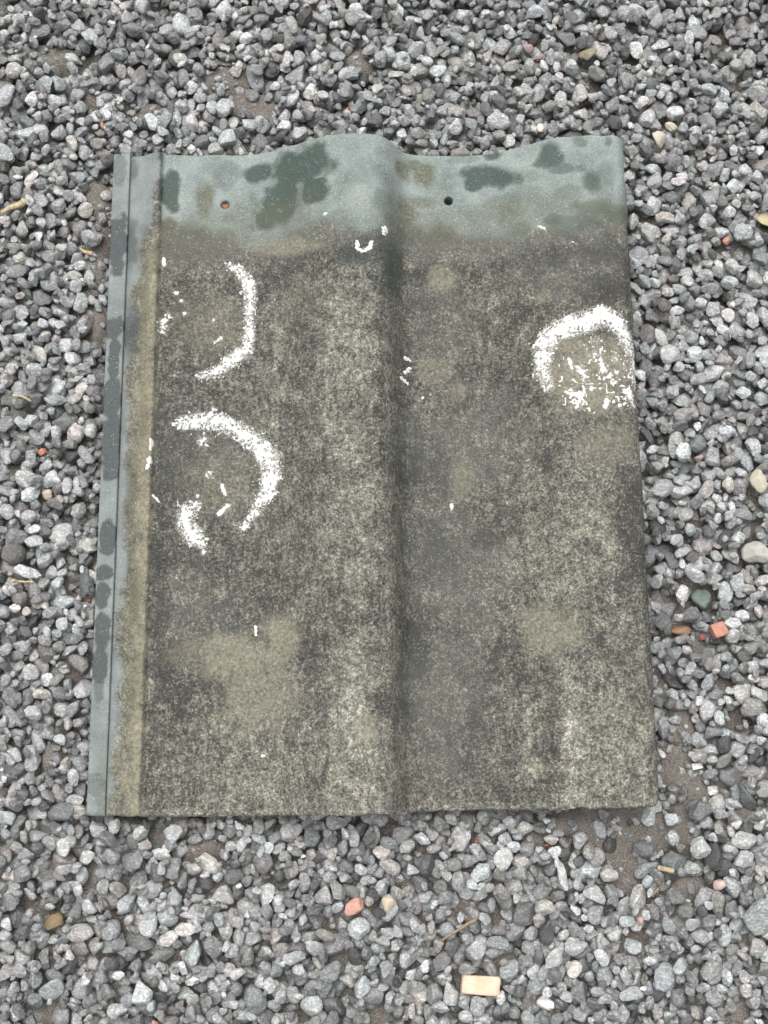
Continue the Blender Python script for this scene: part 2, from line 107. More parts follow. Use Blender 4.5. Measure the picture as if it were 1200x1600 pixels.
def mesh_obj(name, verts, faces, mat, parent=None, smooth=True, attrs=None):
    """verts (N,3) metres, faces (M,3|4) int arrays or list of them"""
    if not isinstance(faces, list): faces = [faces]
    verts = np.asarray(verts, np.float32)
    me = bpy.data.meshes.new(name)
    nl = sum(f.size for f in faces); nf = sum(len(f) for f in faces)
    me.vertices.add(len(verts)); me.vertices.foreach_set('co', verts.ravel())
    me.loops.add(nl); me.loops.foreach_set('vertex_index', np.concatenate([f.ravel() for f in faces]).astype(np.int32))
    me.polygons.add(nf)
    cnt = np.concatenate([np.full(len(f), f.shape[1]) for f in faces])
    me.polygons.foreach_set('loop_start', np.concatenate([[0], np.cumsum(cnt)[:-1]]).astype(np.int32))
    me.polygons.foreach_set('use_smooth', np.full(nf, smooth))
    me.update(calc_edges=True)
    for k, v in (attrs or {}).items():
        v = np.asarray(v, np.float32)
        if v.ndim == 1:
            a = me.attributes.new(k, 'FLOAT', 'POINT'); a.data.foreach_set('value', v)
        else:
            a = me.attributes.new(k, 'FLOAT_COLOR', 'POINT')
            a.data.foreach_set('color', np.c_[v, np.ones(len(v))].astype(np.float32).ravel())
    if mat: me.materials.append(mat)
    o = bpy.data.objects.new(name, me)
    COL.objects.link(o)
    if parent: o.parent = parent
    return o
def tag(o, label, cat, group=None):
    o['label'] = label; o['category'] = cat
    if group: o['group'] = group
    return o

# ------------------------------------------------------------------ material helpers
class NT:
    def __init__(self, name):
        self.m = bpy.data.materials.new(name); self.m.use_nodes = True
        self.t = self.m.node_tree; self.n = self.t.nodes; self.n.clear()
        self.out = self.n.new('ShaderNodeOutputMaterial'); self.b = self.n.new('ShaderNodeBsdfPrincipled')
        self.l(self.b.outputs[0], self.out.inputs[0])
        self.pos = self.n.new('ShaderNodeNewGeometry').outputs['Position']
    def l(self, a, b): self.t.links.new(a, b)
    def put(self, sock, v):
        if isinstance(v, bpy.types.NodeSocket): self.l(v, sock)
        elif isinstance(v, tuple) and len(v) == 3 and sock.type == 'RGBA': sock.default_value = (*v, 1)
        else: sock.default_value = v
    def attr(self, k, col=False):
        a = self.n.new('ShaderNodeAttribute'); a.attribute_name = k
        return a.outputs['Color' if col else 'Fac']
    def noise(self, scale, detail=2, rough=.5, vec=None, dist=0, dim='3D'):
        x = self.n.new('ShaderNodeTexNoise'); x.noise_dimensions = dim
        x.inputs['Scale'].default_value = scale; x.inputs['Detail'].default_value = detail
        x.inputs['Roughness'].default_value = rough; x.inputs['Distortion'].default_value = dist
        self.l(vec or self.pos, x.inputs['Vector']); return x.outputs['Fac']
    def voro(self, scale, feat='F1', vec=None, out='Distance'):
        x = self.n.new('ShaderNodeTexVoronoi'); x.feature = feat; x.inputs['Scale'].default_value = scale
        self.l(vec or self.pos, x.inputs['Vector']); return x.outputs[out]
    def mapv(self, sc, rot=(0, 0, 0)):
        x = self.n.new('ShaderNodeMapping'); x.inputs['Scale'].default_value = sc; x.inputs['Rotation'].default_value = rot
        self.l(self.pos, x.inputs['Vector']); return x.outputs[0]
    def math(self, op, a, b=0., clamp=False):
        x = self.n.new('ShaderNodeMath'); x.operation = op; x.use_clamp = clamp
        self.put(x.inputs[0], a); self.put(x.inputs[1], b); return x.outputs[0]
    def rng(self, v, a, b, c=0., d=1.):
        x = self.n.new('ShaderNodeMapRange'); x.inputs['From Min'].default_value = a; x.inputs['From Max'].default_value = b
        x.inputs['To Min'].default_value = c; x.inputs['To Max'].default_value = d
        self.put(x.inputs['Value'], v); return x.outputs['Result']
    def mix(self, f, a, b, mode='MIX'):
        x = self.n.new('ShaderNodeMix'); x.data_type = 'RGBA'; x.blend_type = mode
        self.put(x.inputs[0], f); self.put(x.inputs[6], a); self.put(x.inputs[7], b); return x.outputs[2]
    def ramp(self, f, stops):
        x = self.n.new('ShaderNodeValToRGB'); e = x.color_ramp.elements
        while len(e) < len(stops): e.new(.5)
        for i, (p, c) in enumerate(stops): e[i].position = p; e[i].color = (*c, 1)
        self.put(x.inputs[0], f); return x.outputs[0]
    def bump(self, h, strength, dist):
        x = self.n.new('ShaderNodeBump'); x.inputs['Strength'].default_value = strength; x.inputs['Distance'].default_value = dist
        self.l(h, x.inputs['Height']); self.l(x.outputs[0], self.b.inputs['Normal'])
    def fin(self, col, rough, spec=.5):
        self.put(self.b.inputs['Base Color'], col); self.put(self.b.inputs['Roughness'], rough)
        self.b.inputs['Specular IOR Level'].default_value = spec
        return self.m

def mat_stone(name='gravel stone', wet=0.0):
    t = NT(name)
    base = t.attr('tone', True)
    big = t.noise(220, 3, .6)
    fleck = t.noise(650, 4, .7, dist=.8)
    vein = t.noise(1, 3, .6, vec=t.mapv((260, 900, 500), (.4, .7, .5)))
    c = t.mix(t.rng(big, .35, .7), t.mix(1., base, (.62, .61, .60), 'MULTIPLY'), base)
    c = t.mix(t.rng(fleck, .50, .62, 0, .75), c, t.mix(1., base, (1.75, 1.79, 1.79), 'MULTIPLY'))
    c = t.mix(t.rng(vein, .56, .66, 0, .55), c, t.mix(1., base, (1.75, 1.78, 1.75), 'MULTIPLY'))
    c = t.mix(t.rng(t.noise(1500, 1), .62, .70, 0, .6), c, t.mix(1., base, (.45, .44, .43), 'MULTIPLY'))
    t.bump(t.math('ADD', t.noise(380, 5, .7), t.math('MULTIPLY', fleck, .6)), .6, .0015)
    return t.fin(c, t.rng(t.noise(300, 2), .3, .7, .30, .62), .6)
def mat_soil():
    t = NT('damp soil')
    n1, n2, n3 = t.noise(28, 4, .6), t.noise(260, 4, .65), t.noise(1100, 2)
    c = t.ramp(n1, [(.3, (.100, .088, .075)), (.55, (.150, .132, .112)), (.75, (.20, .182, .160))])
    c = t.mix(t.rng(n2, .35, .7, 0, .65), c, (.22, .195, .165))
    c = t.mix(t.rng(n3, .55, .64, 0, .75), c, (.34, .33, .31))
    c = t.mix(t.rng(t.noise(800, 2), .62, .7, 0, .7), c, (.05, .045, .04))
    t.bump(t.math('ADD', t.math('MULTIPLY', t.noise(150, 5, .7), 1.5), n3), .8, .002)
    return t.fin(c, .75, .4)
def mat_tile():
    t = NT('weathered concrete tile')
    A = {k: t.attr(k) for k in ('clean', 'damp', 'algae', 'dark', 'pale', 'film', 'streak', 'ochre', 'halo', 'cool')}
    f1, f2, f3 = t.noise(560, 2, .6), t.noise(1150, 2, .6), t.noise(90, 4, .6)
    tall = t.noise(1, 3, .6, vec=t.mapv((330, 110, 300)))       # weathering runs down the slope
    # --- weathered, lichen-dusted granule surface
    f0 = t.noise(240, 3, .6)
    s = t.math('ADD', t.math('MULTIPLY', f1, .54), t.math('MULTIPLY', f2, .30))
    s = t.math('ADD', s, t.math('MULTIPLY', f0, .30))
    gr = t.n.new('ShaderNodeSeparateColor'); t.l(t.voro(1050, out='Color'), gr.inputs[0])
    s = t.math('ADD', s, t.math('MULTIPLY', t.math('SUBTRACT', gr.outputs[0], .5), .22))
    s = t.math('ADD', s, t.math('MULTIPLY', t.math('SUBTRACT', f3, .5), .40))
    s = t.math('ADD', s, t.math('MULTIPLY', t.math('SUBTRACT', tall, .5), .36))
    s = t.math('SUBTRACT', s, .06)
    s = t.math('ADD', s, t.math('MULTIPLY', A['streak'], .10))
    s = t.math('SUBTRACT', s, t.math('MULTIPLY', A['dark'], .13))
    w = t.ramp(s, [(.33, (.037, .037, .033)), (.47, (.083, .082, .070)), (.55, (.134, .131, .108)), (.65, (.206, .201, .161)), (.77, (.345, .336, .272)), (.90, (.60, .595, .53))])
    filmc = t.mix(t.rng(f2, .35, .65), (.090, .093, .083), (.168, .170, .152))
    w = t.mix(t.math('MULTIPLY', A['film'], t.rng(s, .74, .54, 0, .85)), w, filmc)
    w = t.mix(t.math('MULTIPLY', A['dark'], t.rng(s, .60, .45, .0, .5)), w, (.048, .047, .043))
    palec = t.mix(t.rng(f1, .3, .7), (.175, .163, .118), (.31, .292, .222))
    w = t.mix(t.math('MULTIPLY', A['pale'], t.rng(t.noise(420, 3, .6), .28, .52, .25, .85)), w, palec)
    w = t.mix(t.rng(t.noise(330, 2), .66, .74, 0, .45), w, (.20, .125, .07))          # rusty specks
    och = t.mix(t.rng(t.noise(400, 3, .65), .3, .7), (.165, .150, .098), (.36, .335, .235))
    w = t.mix(t.math('MULTIPLY', A['ochre'], t.rng(f3, .25, .6, .55, .95)), w, och)
    # --- clean green-grey concrete that the next course used to cover
    g = t.mix(t.rng(t.noise(45, 5, .65), .35, .65), (.160, .192, .180), (.270, .312, .292))
    g = t.mix(t.rng(t.noise(1000, 3, .7), .52, .66, 0, .6), g, (.40, .43, .41))
    g = t.mix(t.rng(t.noise(800, 3, .7), .53, .66, 0, .6), g, (.11, .13, .12))
    g = t.mix(t.math('MULTIPLY', A['cool'], .75), g, t.mix(t.rng(t.noise(60, 4, .6), .35, .65), (.150, .170, .168), (.240, .264, .260)))
    dampc = t.mix(t.rng(f2, .3, .75), (.030, .050, .041), (.064, .090, .078))
    dampc = t.mix(A['cool'], dampc, t.mix(t.rng(f2, .3, .75), (.040, .052, .050), (.080, .095, .093)))
    # --- combine
    edge = t.math('ADD', A['clean'], t.math('MULTIPLY', t.math('SUBTRACT', f1, .5), .55))
    c = t.mix(t.rng(edge, .25, .75), w, g)
    c = t.mix(t.rng(t.math('ADD', A['damp'], t.math('MULTIPLY', t.math('SUBTRACT', f1, .5), .22)), .15, .85, 0, .97), c, dampc)
    c = t.mix(t.math('MULTIPLY', A['algae'], t.rng(f1, .25, .6, .35, .9)), c, (.098, .098, .058))
    c = t.mix(t.math('MULTIPLY', A['halo'], t.rng(f2, .42, .58)), c, (.70, .70, .66))
    sp = t.voro(620, out='Distance')
    c = t.mix(t.math('MULTIPLY', t.rng(sp, .26, .16), t.rng(t.noise(230, 2), .54, .62, 0, .5)), c, (.56, .58, .54))
    hb = t.math('ADD', t.math('MULTIPLY', f1, .8), t.math('MULTIPLY', f2, .7))
    hb = t.math('MULTIPLY', hb, t.rng(A['clean'], 0., 1., 1., .6))
    t.bump(hb, 1.0, .0016)
    return t.fin(c, t.rng(A['damp'], 0, 1, .82, .55), .4)
def mat_lichen():
    t = NT('white crustose lichen')
    n = t.noise(900, 3, .6)
    c = t.ramp(n, [(.32, (.44, .44, .40)), (.46, (.64, .64, .61)), (.62, (.76, .76, .74))])
    t.bump(n, .7, .0008)
    return t.fin(c, .9, .2)
def mat_plain(name, ca, cb, scale=300, rough=.6, stretch=None):
    t = NT(name)
    n = t.noise(1 if stretch else scale, 4, .6, vec=t.mapv(stretch) if stretch else None)
    c = t.mix(t.rng(n, .3, .7), ca, cb)
    c = t.mix(t.rng(t.noise(1200, 2), .6, .7, 0, .4), c, tuple(v * .5 for v in ca))
    t.bump(t.noise(500, 4, .6), .5, .001)
    return t.fin(c, rough, .4)

M_STONE, M_SOIL, M_TILE, M_LICHEN = mat_stone(), mat_soil(), mat_tile(), mat_lichen()

# ------------------------------------------------------------------ ground sheet (soil)
def bare(x, y):        # tile mm -> how bare of gravel the soil is
    v = np.zeros(np.shape(x))
    nz = (fbm(x, y, 22, 5, 3) - .5) * 1.1
    for cx, cy, rx, ry in BARE:
        d = np.hypot((x - cx) / rx, (y - cy) / ry) + nz
        v = np.maximum(v, sstep(1.05, .55, d))
    return v
def soil_z(x, y):      # world mm
    u = (fbm(x, y, 60, 2, 4) - .5) * 5
    return u + 7.0 * bare(x, y) + (fbm(x, y, 9, 7, 2) - .5) * 1.2
def axis(c, half):
    a = np.arange(c - half, c + half + 1, 4.0)
    t = np.array([20., 60, 140, 300, 600, 1200, 2400])
    return np.concatenate([(c - half) - t[::-1], a, (c + half) + t])
gx, gy = axis(170, 480), axis(220, 560)
GX, GY = np.meshgrid(gx, gy)
GZ = soil_z(GX, GY)
n_x = len(gx)
def grid_faces(ny, nx):
    i = (np.arange(ny - 1)[:, None] * nx + np.arange(nx - 1)[None]).ravel()
    return np.stack([i, i + 1, i + nx + 1, i + nx], 1)
gv = np.stack([GX + OFF[0], GY + OFF[1], GZ], -1).reshape(-1, 3) * MM
ground = mesh_obj('ground', gv, grid_faces(len(gy), n_x), M_SOIL)
ground['kind'] = 'structure'

# ------------------------------------------------------------------ roof tile
PX_ = np.arange(20, 345, .5)
_k = np.exp(-(np.arange(-16, 17) * .5 / 2.9) ** 2)
PZ_ = np.interp(PX_, [20, 77, 95, 110.5, 125, 141, 151, 162, 172, 179, 184, 188, 194, 206, 228, 250, 269, 283, 291, 306, 345],
                [0, 0, 1.2, 8.6, 18.5, 28.5, 30.8, 31.3, 29.6, 23.6, 13.6, 6.4, 2.6, .8, .4, 5, 16.4, 25.6, 28.4, 29.6, 29.6])
PZ_ = PZ_ * .94
PZ_ = np.convolve(np.pad(PZ_, 16, 'edge'), _k / _k.sum(), 'valid')
def prof(x):
    x = np.asarray(x, float)
    z = np.interp(x, PX_, PZ_)                           # measured section: two rolls, steeper on their right side
    # interlock at the left: channel, slope, small ridge
    ch = np.where(x < 17, -2.0, np.where(x < 29.5, -2.0 + 5.8 * sstep(16, 30.5, x), 3.6 - 3.3 * sstep(30.6, 33.6, x)))
    z = np.where(x < 34, ch, z)
    d = np.clip((x - 322.5) / 9.5, 0, 1)                 # rounded overlap edge at the right
    return z - 12.5 * (1 - np.sqrt(np.clip(1 - d * d, 0, 1)))
def under(x):
    z = np.interp(x, PX_, PZ_) - 12.0
    return np.minimum(z, prof(x) - 7)
def clean_fn(x, y):
    lim = 361 + 3.5 * np.sin(x / 23.) + 5 * np.exp(-((x - 60) / 40) ** 2) + 4 * np.exp(-((x - 225) / 40) ** 2) - 7 * np.exp(-((x - 160) / 16) ** 2) - 2 * np.exp(-((x - 320) / 30) ** 2)
    c = sstep(-13, 13, y - lim + (fbm(x, y, 16, 31, 3) - .5) * 22)
    # channel beside the lip stays clean, in a wandering strip
    wch = 14.8 + 5.0 * (fbm(y, y * 0 + 3, 40, 33, 3) - .5) * 2 + np.where(y > 350, sstep(350, 380, y) * 14, 0)
    cc = sstep(8.0, -6.0, x - wch + (fbm(x, y, 14, 35, 4) - .5) * 14)
    return np.where(x < 32.5, cc, c)
def surf(x, y):
    k = 1 - .75 * clean_fn(x, y)
    z = prof(x) + k * ((fbm(x, y, 5, 41, 3) - .5) * .55 + (vnoise(x, y, 1.7, 43) - .5) * .42) + (fbm(x, y, 60, 45, 2) - .5) * .9
    return z
def blobs(x, y, L, warp=.5, soft=.28, wsize=9, seed=50):
    v = np.zeros(np.shape(x))
    nz = (fbm(x, y, wsize, seed, 3) - .5) * 2 * warp
    for cx, cy, rx, ry, a, s in L:
        ca, sa = math.cos(math.radians(a)), math.sin(math.radians(a))
        dx, dy = x - cx, y - cy
        d = np.hypot((dx * ca + dy * sa) / rx, (-dx * sa + dy * ca) / ry) + nz
        v = np.maximum(v, s * sstep(1 + soft, 1 - soft, d))
    return v
def seg_field(x, y, pts):
    """signed mm inside a tapered stroke"""
    best = np.full(np.shape(x), -1e9)
    if len(pts) == 1: pts = [pts[0], (pts[0][0] + .2, pts[0][1], pts[0][2])]
    for (x0, y0, w0), (x1, y1, w1) in zip(pts[:-1], pts[1:]):
        dx, dy = x1 - x0, y1 - y0
        t = np.clip(((x - x0) * dx + (y - y0) * dy) / (dx * dx + dy * dy + 1e-9), 0, 1)
        best = np.maximum(best, w0 + (w1 - w0) * t - np.hypot(x - x0 - t * dx, y - y0 - t * dy))
    return best
def tile_attrs(x, y):
    a = {}
    a['clean'] = clean_fn(x, y)
    a['damp'] = blobs(x, y, [(q[0], q[1], q[2] * 1.12, q[3] * 1.15, q[4], q[5]) for q in DAMP], .48, .42, 8, 51)
    wash = sstep(392, 372, y + (fbm(x, y, 22, 65, 3) - .5) * 26) * sstep(350, 366, y) * .55 * np.where((x > 130) & (x < 185), .35, 1)
    a['algae'] = np.clip(np.maximum(blobs(x, y, ALGAE, .5, .5, 8, 53) * np.where(x < 33, .9, 1), wash * (x > 33)), 0, 1)
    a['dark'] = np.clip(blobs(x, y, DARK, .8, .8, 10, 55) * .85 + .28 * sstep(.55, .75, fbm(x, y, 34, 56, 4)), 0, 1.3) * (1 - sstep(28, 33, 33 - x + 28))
    a['pale'] = np.clip(blobs(x, y, PALE, .5, .45, 9, 57), 0, 1)
    band = sstep(382, 368, y + (fbm(x, y, 18, 67, 3) - .5) * 24) * sstep(334, 356, y + (fbm(x, y, 10, 68, 3) - .5) * 16) * (x > 33)
    a['film'] = np.clip(np.maximum(blobs(x, y, FILM, .6, .6, 16, 59), .95 * band), 0, 1)
    a['streak'] = np.clip(blobs(x, y, STREAK, .7, .6, 7, 61) + .3 * sstep(110, 10, y) + .7 * sstep(5, 2, y + (fbm(x, y, 6, 77, 2) - .5) * 3) , 0, 1.3)
    oc = sstep(34.5, 29.5, x + (fbm(x, y, 5, 63, 3) - .5) * 5) * (1 - .9 * a['clean']) * (.15 + 1.35 * fbm(x, y, 11, 66, 4)) * (.35 + .65 * sstep(17, 28, x + (fbm(x, y, 9, 69, 3) - .5) * 12)) * sstep(380, 340, y + (fbm(x, y, 20, 64) - .5) * 30)
    a['ochre'] = np.clip(oc, 0, 1)
    h = np.zeros(np.shape(x))
    for k in ('upper', 'lower', 'ring'):
        for q in LICHEN[k]:
            d = seg_field(x, y, q)
            h = np.maximum(h, sstep(-2.2, 1.0, d) * (.75 if len(q) > 4 else .35))
    a['halo'] = h
    a['cool'] = (x < 31.5) * 1.0
    return a

tile = bpy.data.objects.new('roof_tile', None)
COL.objects.link(tile)
tile.empty_display_size = .05
tile.location = OFF * MM
tag(tile, 'weathered grey-green concrete roof tile with two rolls, lying flat on the gravel', 'roof tile')
tile['kind'] = 'thing'

ROW = np.concatenate([[0, .12, .35, .7, 1.2, 1.9, 2.7], np.arange(3.5, 415.8, .8), [416.5, 417.5, 418.4, 419.1, 419.6, 419.85, 420]])
def edge_y(x, y):      # wavering front and back edges
    f = np.clip(1 - y / 60, 0, 1) ** 2; b = np.clip(1 - (420 - y) / 40, 0, 1) ** 2
    front = -2.0 * np.exp(-((x - 75) / 60) ** 2) + 2.2 * sstep(250, 332, x) + (fbm(x, x * 0, 22, 71, 3) - .5) * 1.8 + (vnoise(x, x * 0, 2.2, 72) - .5) * .9 + np.clip(fbm(x, x * 0, 9, 76, 2) - .70, 0, 1) * 4
    front = front + 5 * sstep(326.5, 332, x) ** 2
    back = (fbm(x, x * 0 + 9, 16, 73, 3) - .5) * 1.2
    return y + f * front + b * back
def edge_drop(y):
    rf, rb = 3.2, 1.1
    d1 = np.clip(1 - y / rf, 0, 1); d2 = np.clip(1 - (420 - y) / rb, 0, 1)
    return rf * (1 - np.sqrt(np.clip(1 - d1 * d1, 0, 1))) * .8 + rb * (1 - np.sqrt(np.clip(1 - d2 * d2, 0, 1)))
def slab(name, xs, ztop, zbot, holes=()):
    X, Y = np.meshgrid(xs, ROW)
    ny, nx = X.shape
    wobr = np.where(xs[None] > 331.2, (fbm(Y, Y * 0 + 5, 18, 75, 3) - .5) * 2.4, 0)
    Z = ztop(X, Y) - edge_drop(Y)
    Yp = edge_y(X, Y)
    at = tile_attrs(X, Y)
    Xp = X + wobr
    faces = grid_faces(ny, nx)
    keep = np.ones(len(faces), bool)
    fl = np.stack([Xp.ravel(), Yp.ravel(), Z.ravel()], 1)
    extra_v, extra_f = [], []
    nbase = len(fl)
    for hx, hy in holes:
        r = 3.0
        d = np.hypot(fl[:, 0] - hx, fl[:, 1] - hy)
        ins = d < r
        bad = ins[faces].all(1)
        keep &= ~bad
        used = np.unique(faces[bad]); outer = np.unique(faces[~bad & ins[faces].any(1)])
        rim = np.intersect1d(used, outer)
        ang = np.arctan2(fl[rim, 1] - hy, fl[rim, 0] - hx)
        rim = rim[np.argsort(ang)]; ang = np.sort(ang)
        fl[rim, 0] = hx + r * np.cos(ang); fl[rim, 1] = hy + r * np.sin(ang); fl[rim, 2] -= .35
        prev = rim; k = len(rim)
        for j, dz in enumerate((1.2, 4, 8, 11.6)):
            nv = np.stack([hx + r * .95 * np.cos(ang), hy + r * .95 * np.sin(ang), np.full(k, fl[rim, 2].mean() - dz)], 1)
            s = nbase + sum(len(e) for e in extra_v); extra_v.append(nv)
            cur = np.arange(s, s + k)
            extra_f.append(np.stack([prev, np.roll(prev, -1), np.roll(cur, -1), cur], 1)); prev = cur
    # walls and underside
    def strip(top_idx, zb):
        tv = fl[top_idx]; s = nbase + sum(len(e) for e in extra_v); k = len(top_idx)
        lo = tv.copy(); lo[:, 2] = zb
        md = tv.copy(); md[:, 2] = tv[:, 2] * .5 + zb * .5
        extra_v.append(md); extra_v.append(lo)
        a = np.arange(s, s + k); b = a + k
        extra_f.append(np.stack([top_idx[:-1], a[:-1], a[1:], top_idx[1:]], 1))
        extra_f.append(np.stack([a[:-1], b[:-1], b[1:], a[1:]], 1))
        return b
    I = np.arange(ny * nx).reshape(ny, nx)
    f = strip(I[0], zbot(xs)); b = strip(I[-1], zbot(xs))
    strip(I[:, 0], np.full(ny, zbot(xs[:1])[0])); strip(I[:, -1], np.full(ny, zbot(xs[-1:])[0]))
    extra_f.append(np.stack([f[:-1], b[:-1], b[1:], f[1:]], 1))
    ev = np.concatenate(extra_v)
    V = np.concatenate([fl, ev])
    ae = tile_attrs(ev[:, 0], ev[:, 1])
    at = {k: np.concatenate([v.ravel(), ae[k]]) for k, v in at.items()}
    return mesh_obj(name, V * MM, [np.concatenate([faces[keep]] + extra_f)], M_TILE, tile, True, at)
xs = np.unique(np.concatenate([np.arange(11.1, 327, .8), [29.6, 30.2, 30.8, 31.4, 32, 32.6, 33.2], np.arange(327, 331, .5), [331, 331.4, 331.7, 331.9, 332.]]))
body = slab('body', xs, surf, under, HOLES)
body['label'] = 'weathered tile face with two rolls, clean grey-green head and speckled dirty lower part'

def lip_top(x, y):
    e = np.clip(1 - x / 1.2, 0, 1); e2 = np.clip(1 - (10.9 - x) / .8, 0, 1)
    return .7 + (fbm(x, y, 30, 81, 3) - .5) * .6 - 1.2 * (1 - np.sqrt(1 - e * e)) - .8 * (1 - np.sqrt(np.clip(1 - e2 * e2, 0, 1))) + (vnoise(x, y, 1.5, 83) - .5) * .12
_ta = tile_attrs
def tile_attrs(x, y):      # the lip was covered by its neighbour: clean concrete with rain spots
    z = np.zeros(np.shape(x))
    return {'clean': z + 1.0, 'damp': blobs(x, y, [(5.2 + .8 * math.sin(q[1]), q[1], q[2] * 1.05, q[3] * 1.15, q[4], q[5]) for q in LIPDAMP], .42, .2, 6, 91), 'algae': .5 * sstep(60, 5, y) * sstep(3, 9, x), 'dark': z, 'pale': z, 'film': z, 'streak': z, 'ochre': z, 'halo': z, 'cool': z + 1.0}
lip = slab('side_lip', np.array([0, .1, .3, .6, 1.0, 1.6, 2.6, 3.6, 4.6, 5.6, 6.6, 7.6, 8.6, 9.6, 10.1, 10.4, 10.65, 10.8, 10.9]), lip_top, lambda x: np.full(len(x), -12.0))
lip['label'] = 'narrow clean grey interlocking lip spotted with dark damp patches'
tile_attrs = _ta
# soil plug in the left nail hole
hx, hy = HOLES[0]
aa = np.linspace(0, 2 * math.pi, 17)[:-1]
pv = [[hx, hy, -2.2]] + [[hx + r_ * math.cos(a), hy + r_ * math.sin(a), z_ + .5 * math.sin(3 * a)] for r_, z_ in ((1.4, -2.0), (3.0, -3.2)) for a in aa]
pf3 = np.array([[0, 1 + i, 1 + (i + 1) % 16] for i in range(16)])
pf4 = np.array([[1 + i, 17 + i, 17 + (i + 1) % 16, 1 + (i + 1) % 16] for i in range(16)])
plug = mesh_obj('hole_plug', np.array(pv) * MM, [pf3, pf4], mat_plain('rusty soil', (.20, .11, .06), (.34, .21, .13), 500, .9), tile)
plug['label'] = 'rusty brown soil filling the left nail hole'

# ------------------------------------------------------------------ lichen crusts on the tile
LICHEN_LABEL = {'upper': 'white lichen arc like a C turned round, high on the left pan', 'lower': 'thick white lichen hook below the upper arc, left pan',
  'ring': 'large white lichen ring round a pale disc at the right edge'}
PATCHES = []
for key, strokes in LICHEN.items():
    PATCHES += [(key, strokes)] if key in ('upper', 'lower', 'ring') else [(key, [s]) for s in strokes]
for key, strokes in PATCHES:
    allp = np.array([q for s in strokes for q in s])
    x0, y0 = allp[:, :2].min(0) - allp[:, 2].max() - 2.5
    x1, y1 = allp[:, :2].max(0) + allp[:, 2].max() + 2.5
    x1 = min(x1, 331.0)
    res = .30
    X, Y = np.meshgrid(np.arange(x0, x1, res), np.arange(y0, y1, res))
    Fv = np.full(X.shape, -9.)
    n1 = (fbm(X, Y, 4.5, 101, 3) - .5) * 2; n2 = (vnoise(X, Y, 1.25, 105) - .5) * 2; n3 = (vnoise(X, Y, .85, 107) - .5) * 2
    for s in strokes:
        d = seg_field(X, Y, s)
        wloc = np.clip(np.mean([q[2] for q in s]), .6, 6)
        if wloc < 1.6: d = d * 1.5 + .25; wloc = wloc * .6
        Fv = np.maximum(Fv, d * .62 + n1 * min(2.6, .6 * wloc) + n2 * min(2.6, .9 * wloc) + n3 * min(1.6, .55 * wloc) - .22 * wloc)
    if key == 'ring':                                    # scattered granules on the disc inside the ring
        cx, cy = np.mean([q[:2] for q in strokes[1:] for q in q], 0)
        dd = np.hypot((X - cx) / 24, (Y - cy) / 22)
        Fv = np.maximum(Fv, (vnoise(X, Y, 1.4, 109) - .70) * 6 - 6 * np.clip(dd - .9, 0, 9) - 3 * (fbm(X, Y, 9, 110) < .45))
    on = Fv > 0
    quad = on[:-1, :-1] | on[1:, :-1] | on[:-1, 1:] | on[1:, 1:]
    quad &= (Fv[:-1, :-1] > -.8) & (Fv[1:, 1:] > -.8) & (Fv[1:, :-1] > -.8) & (Fv[:-1, 1:] > -.8)
    hgt = np.where(on, np.minimum(.55, .14 + .3 * Fv) + n3 * .10 + .06, -.25)
    Z = surf(X, Y) + hgt
    fc = grid_faces(*X.shape)[quad.ravel()]
    if not len(fc): continue
    u, inv = np.unique(fc, return_inverse=True)
    V = np.stack([X.ravel()[u], edge_y(X, Y).ravel()[u], Z.ravel()[u]], 1)
    lo = mesh_obj('lichen_patch', V * MM, inv.reshape(-1, 4), M_LICHEN, tile)
    if key in LICHEN_LABEL: lo['label'] = LICHEN_LABEL[key]

# ------------------------------------------------------------------ gravel: stone shapes
def icosphere(sub):
    p = (1 + 5 ** .5) / 2
    v = [(-1, p, 0), (1, p, 0), (-1, -p, 0), (1, -p, 0), (0, -1, p), (0, 1, p), (0, -1, -p), (0, 1, -p), (p, 0, -1), (p, 0, 1), (-p, 0, -1), (-p, 0, 1)]
    f = [(0, 11, 5), (0, 5, 1), (0, 1, 7), (0, 7, 10), (0, 10, 11), (1, 5, 9), (5, 11, 4), (11, 10, 2), (10, 7, 6), (7, 1, 8), (3, 9, 4), (3, 4, 2), (3, 2, 6), (3, 6, 8), (3, 8, 9), (4, 9, 5), (2, 4, 11), (6, 2, 10), (8, 6, 7), (9, 8, 1)]
    v = [tuple(np.array(q) / np.linalg.norm(q)) for q in v]
    for _ in range(sub):
        cache = {}; nf = []
        def mid(a, b):
            k = (min(a, b), max(a, b))
            if k not in cache:
                m = np.array(v[a]) + np.array(v[b]); v.append(tuple(m / np.linalg.norm(m))); cache[k] = len(v) - 1
            return cache[k]
        for a, b, c in f:
            x, y, z = mid(a, b), mid(b, c), mid(c, a)
            nf += [(a, x, z), (b, y, x), (c, z, y), (x, y, z)]
        f = nf
    return np.array(v), np.array(f)
SPH = {k: icosphere(k) for k in (1, 2, 3)}
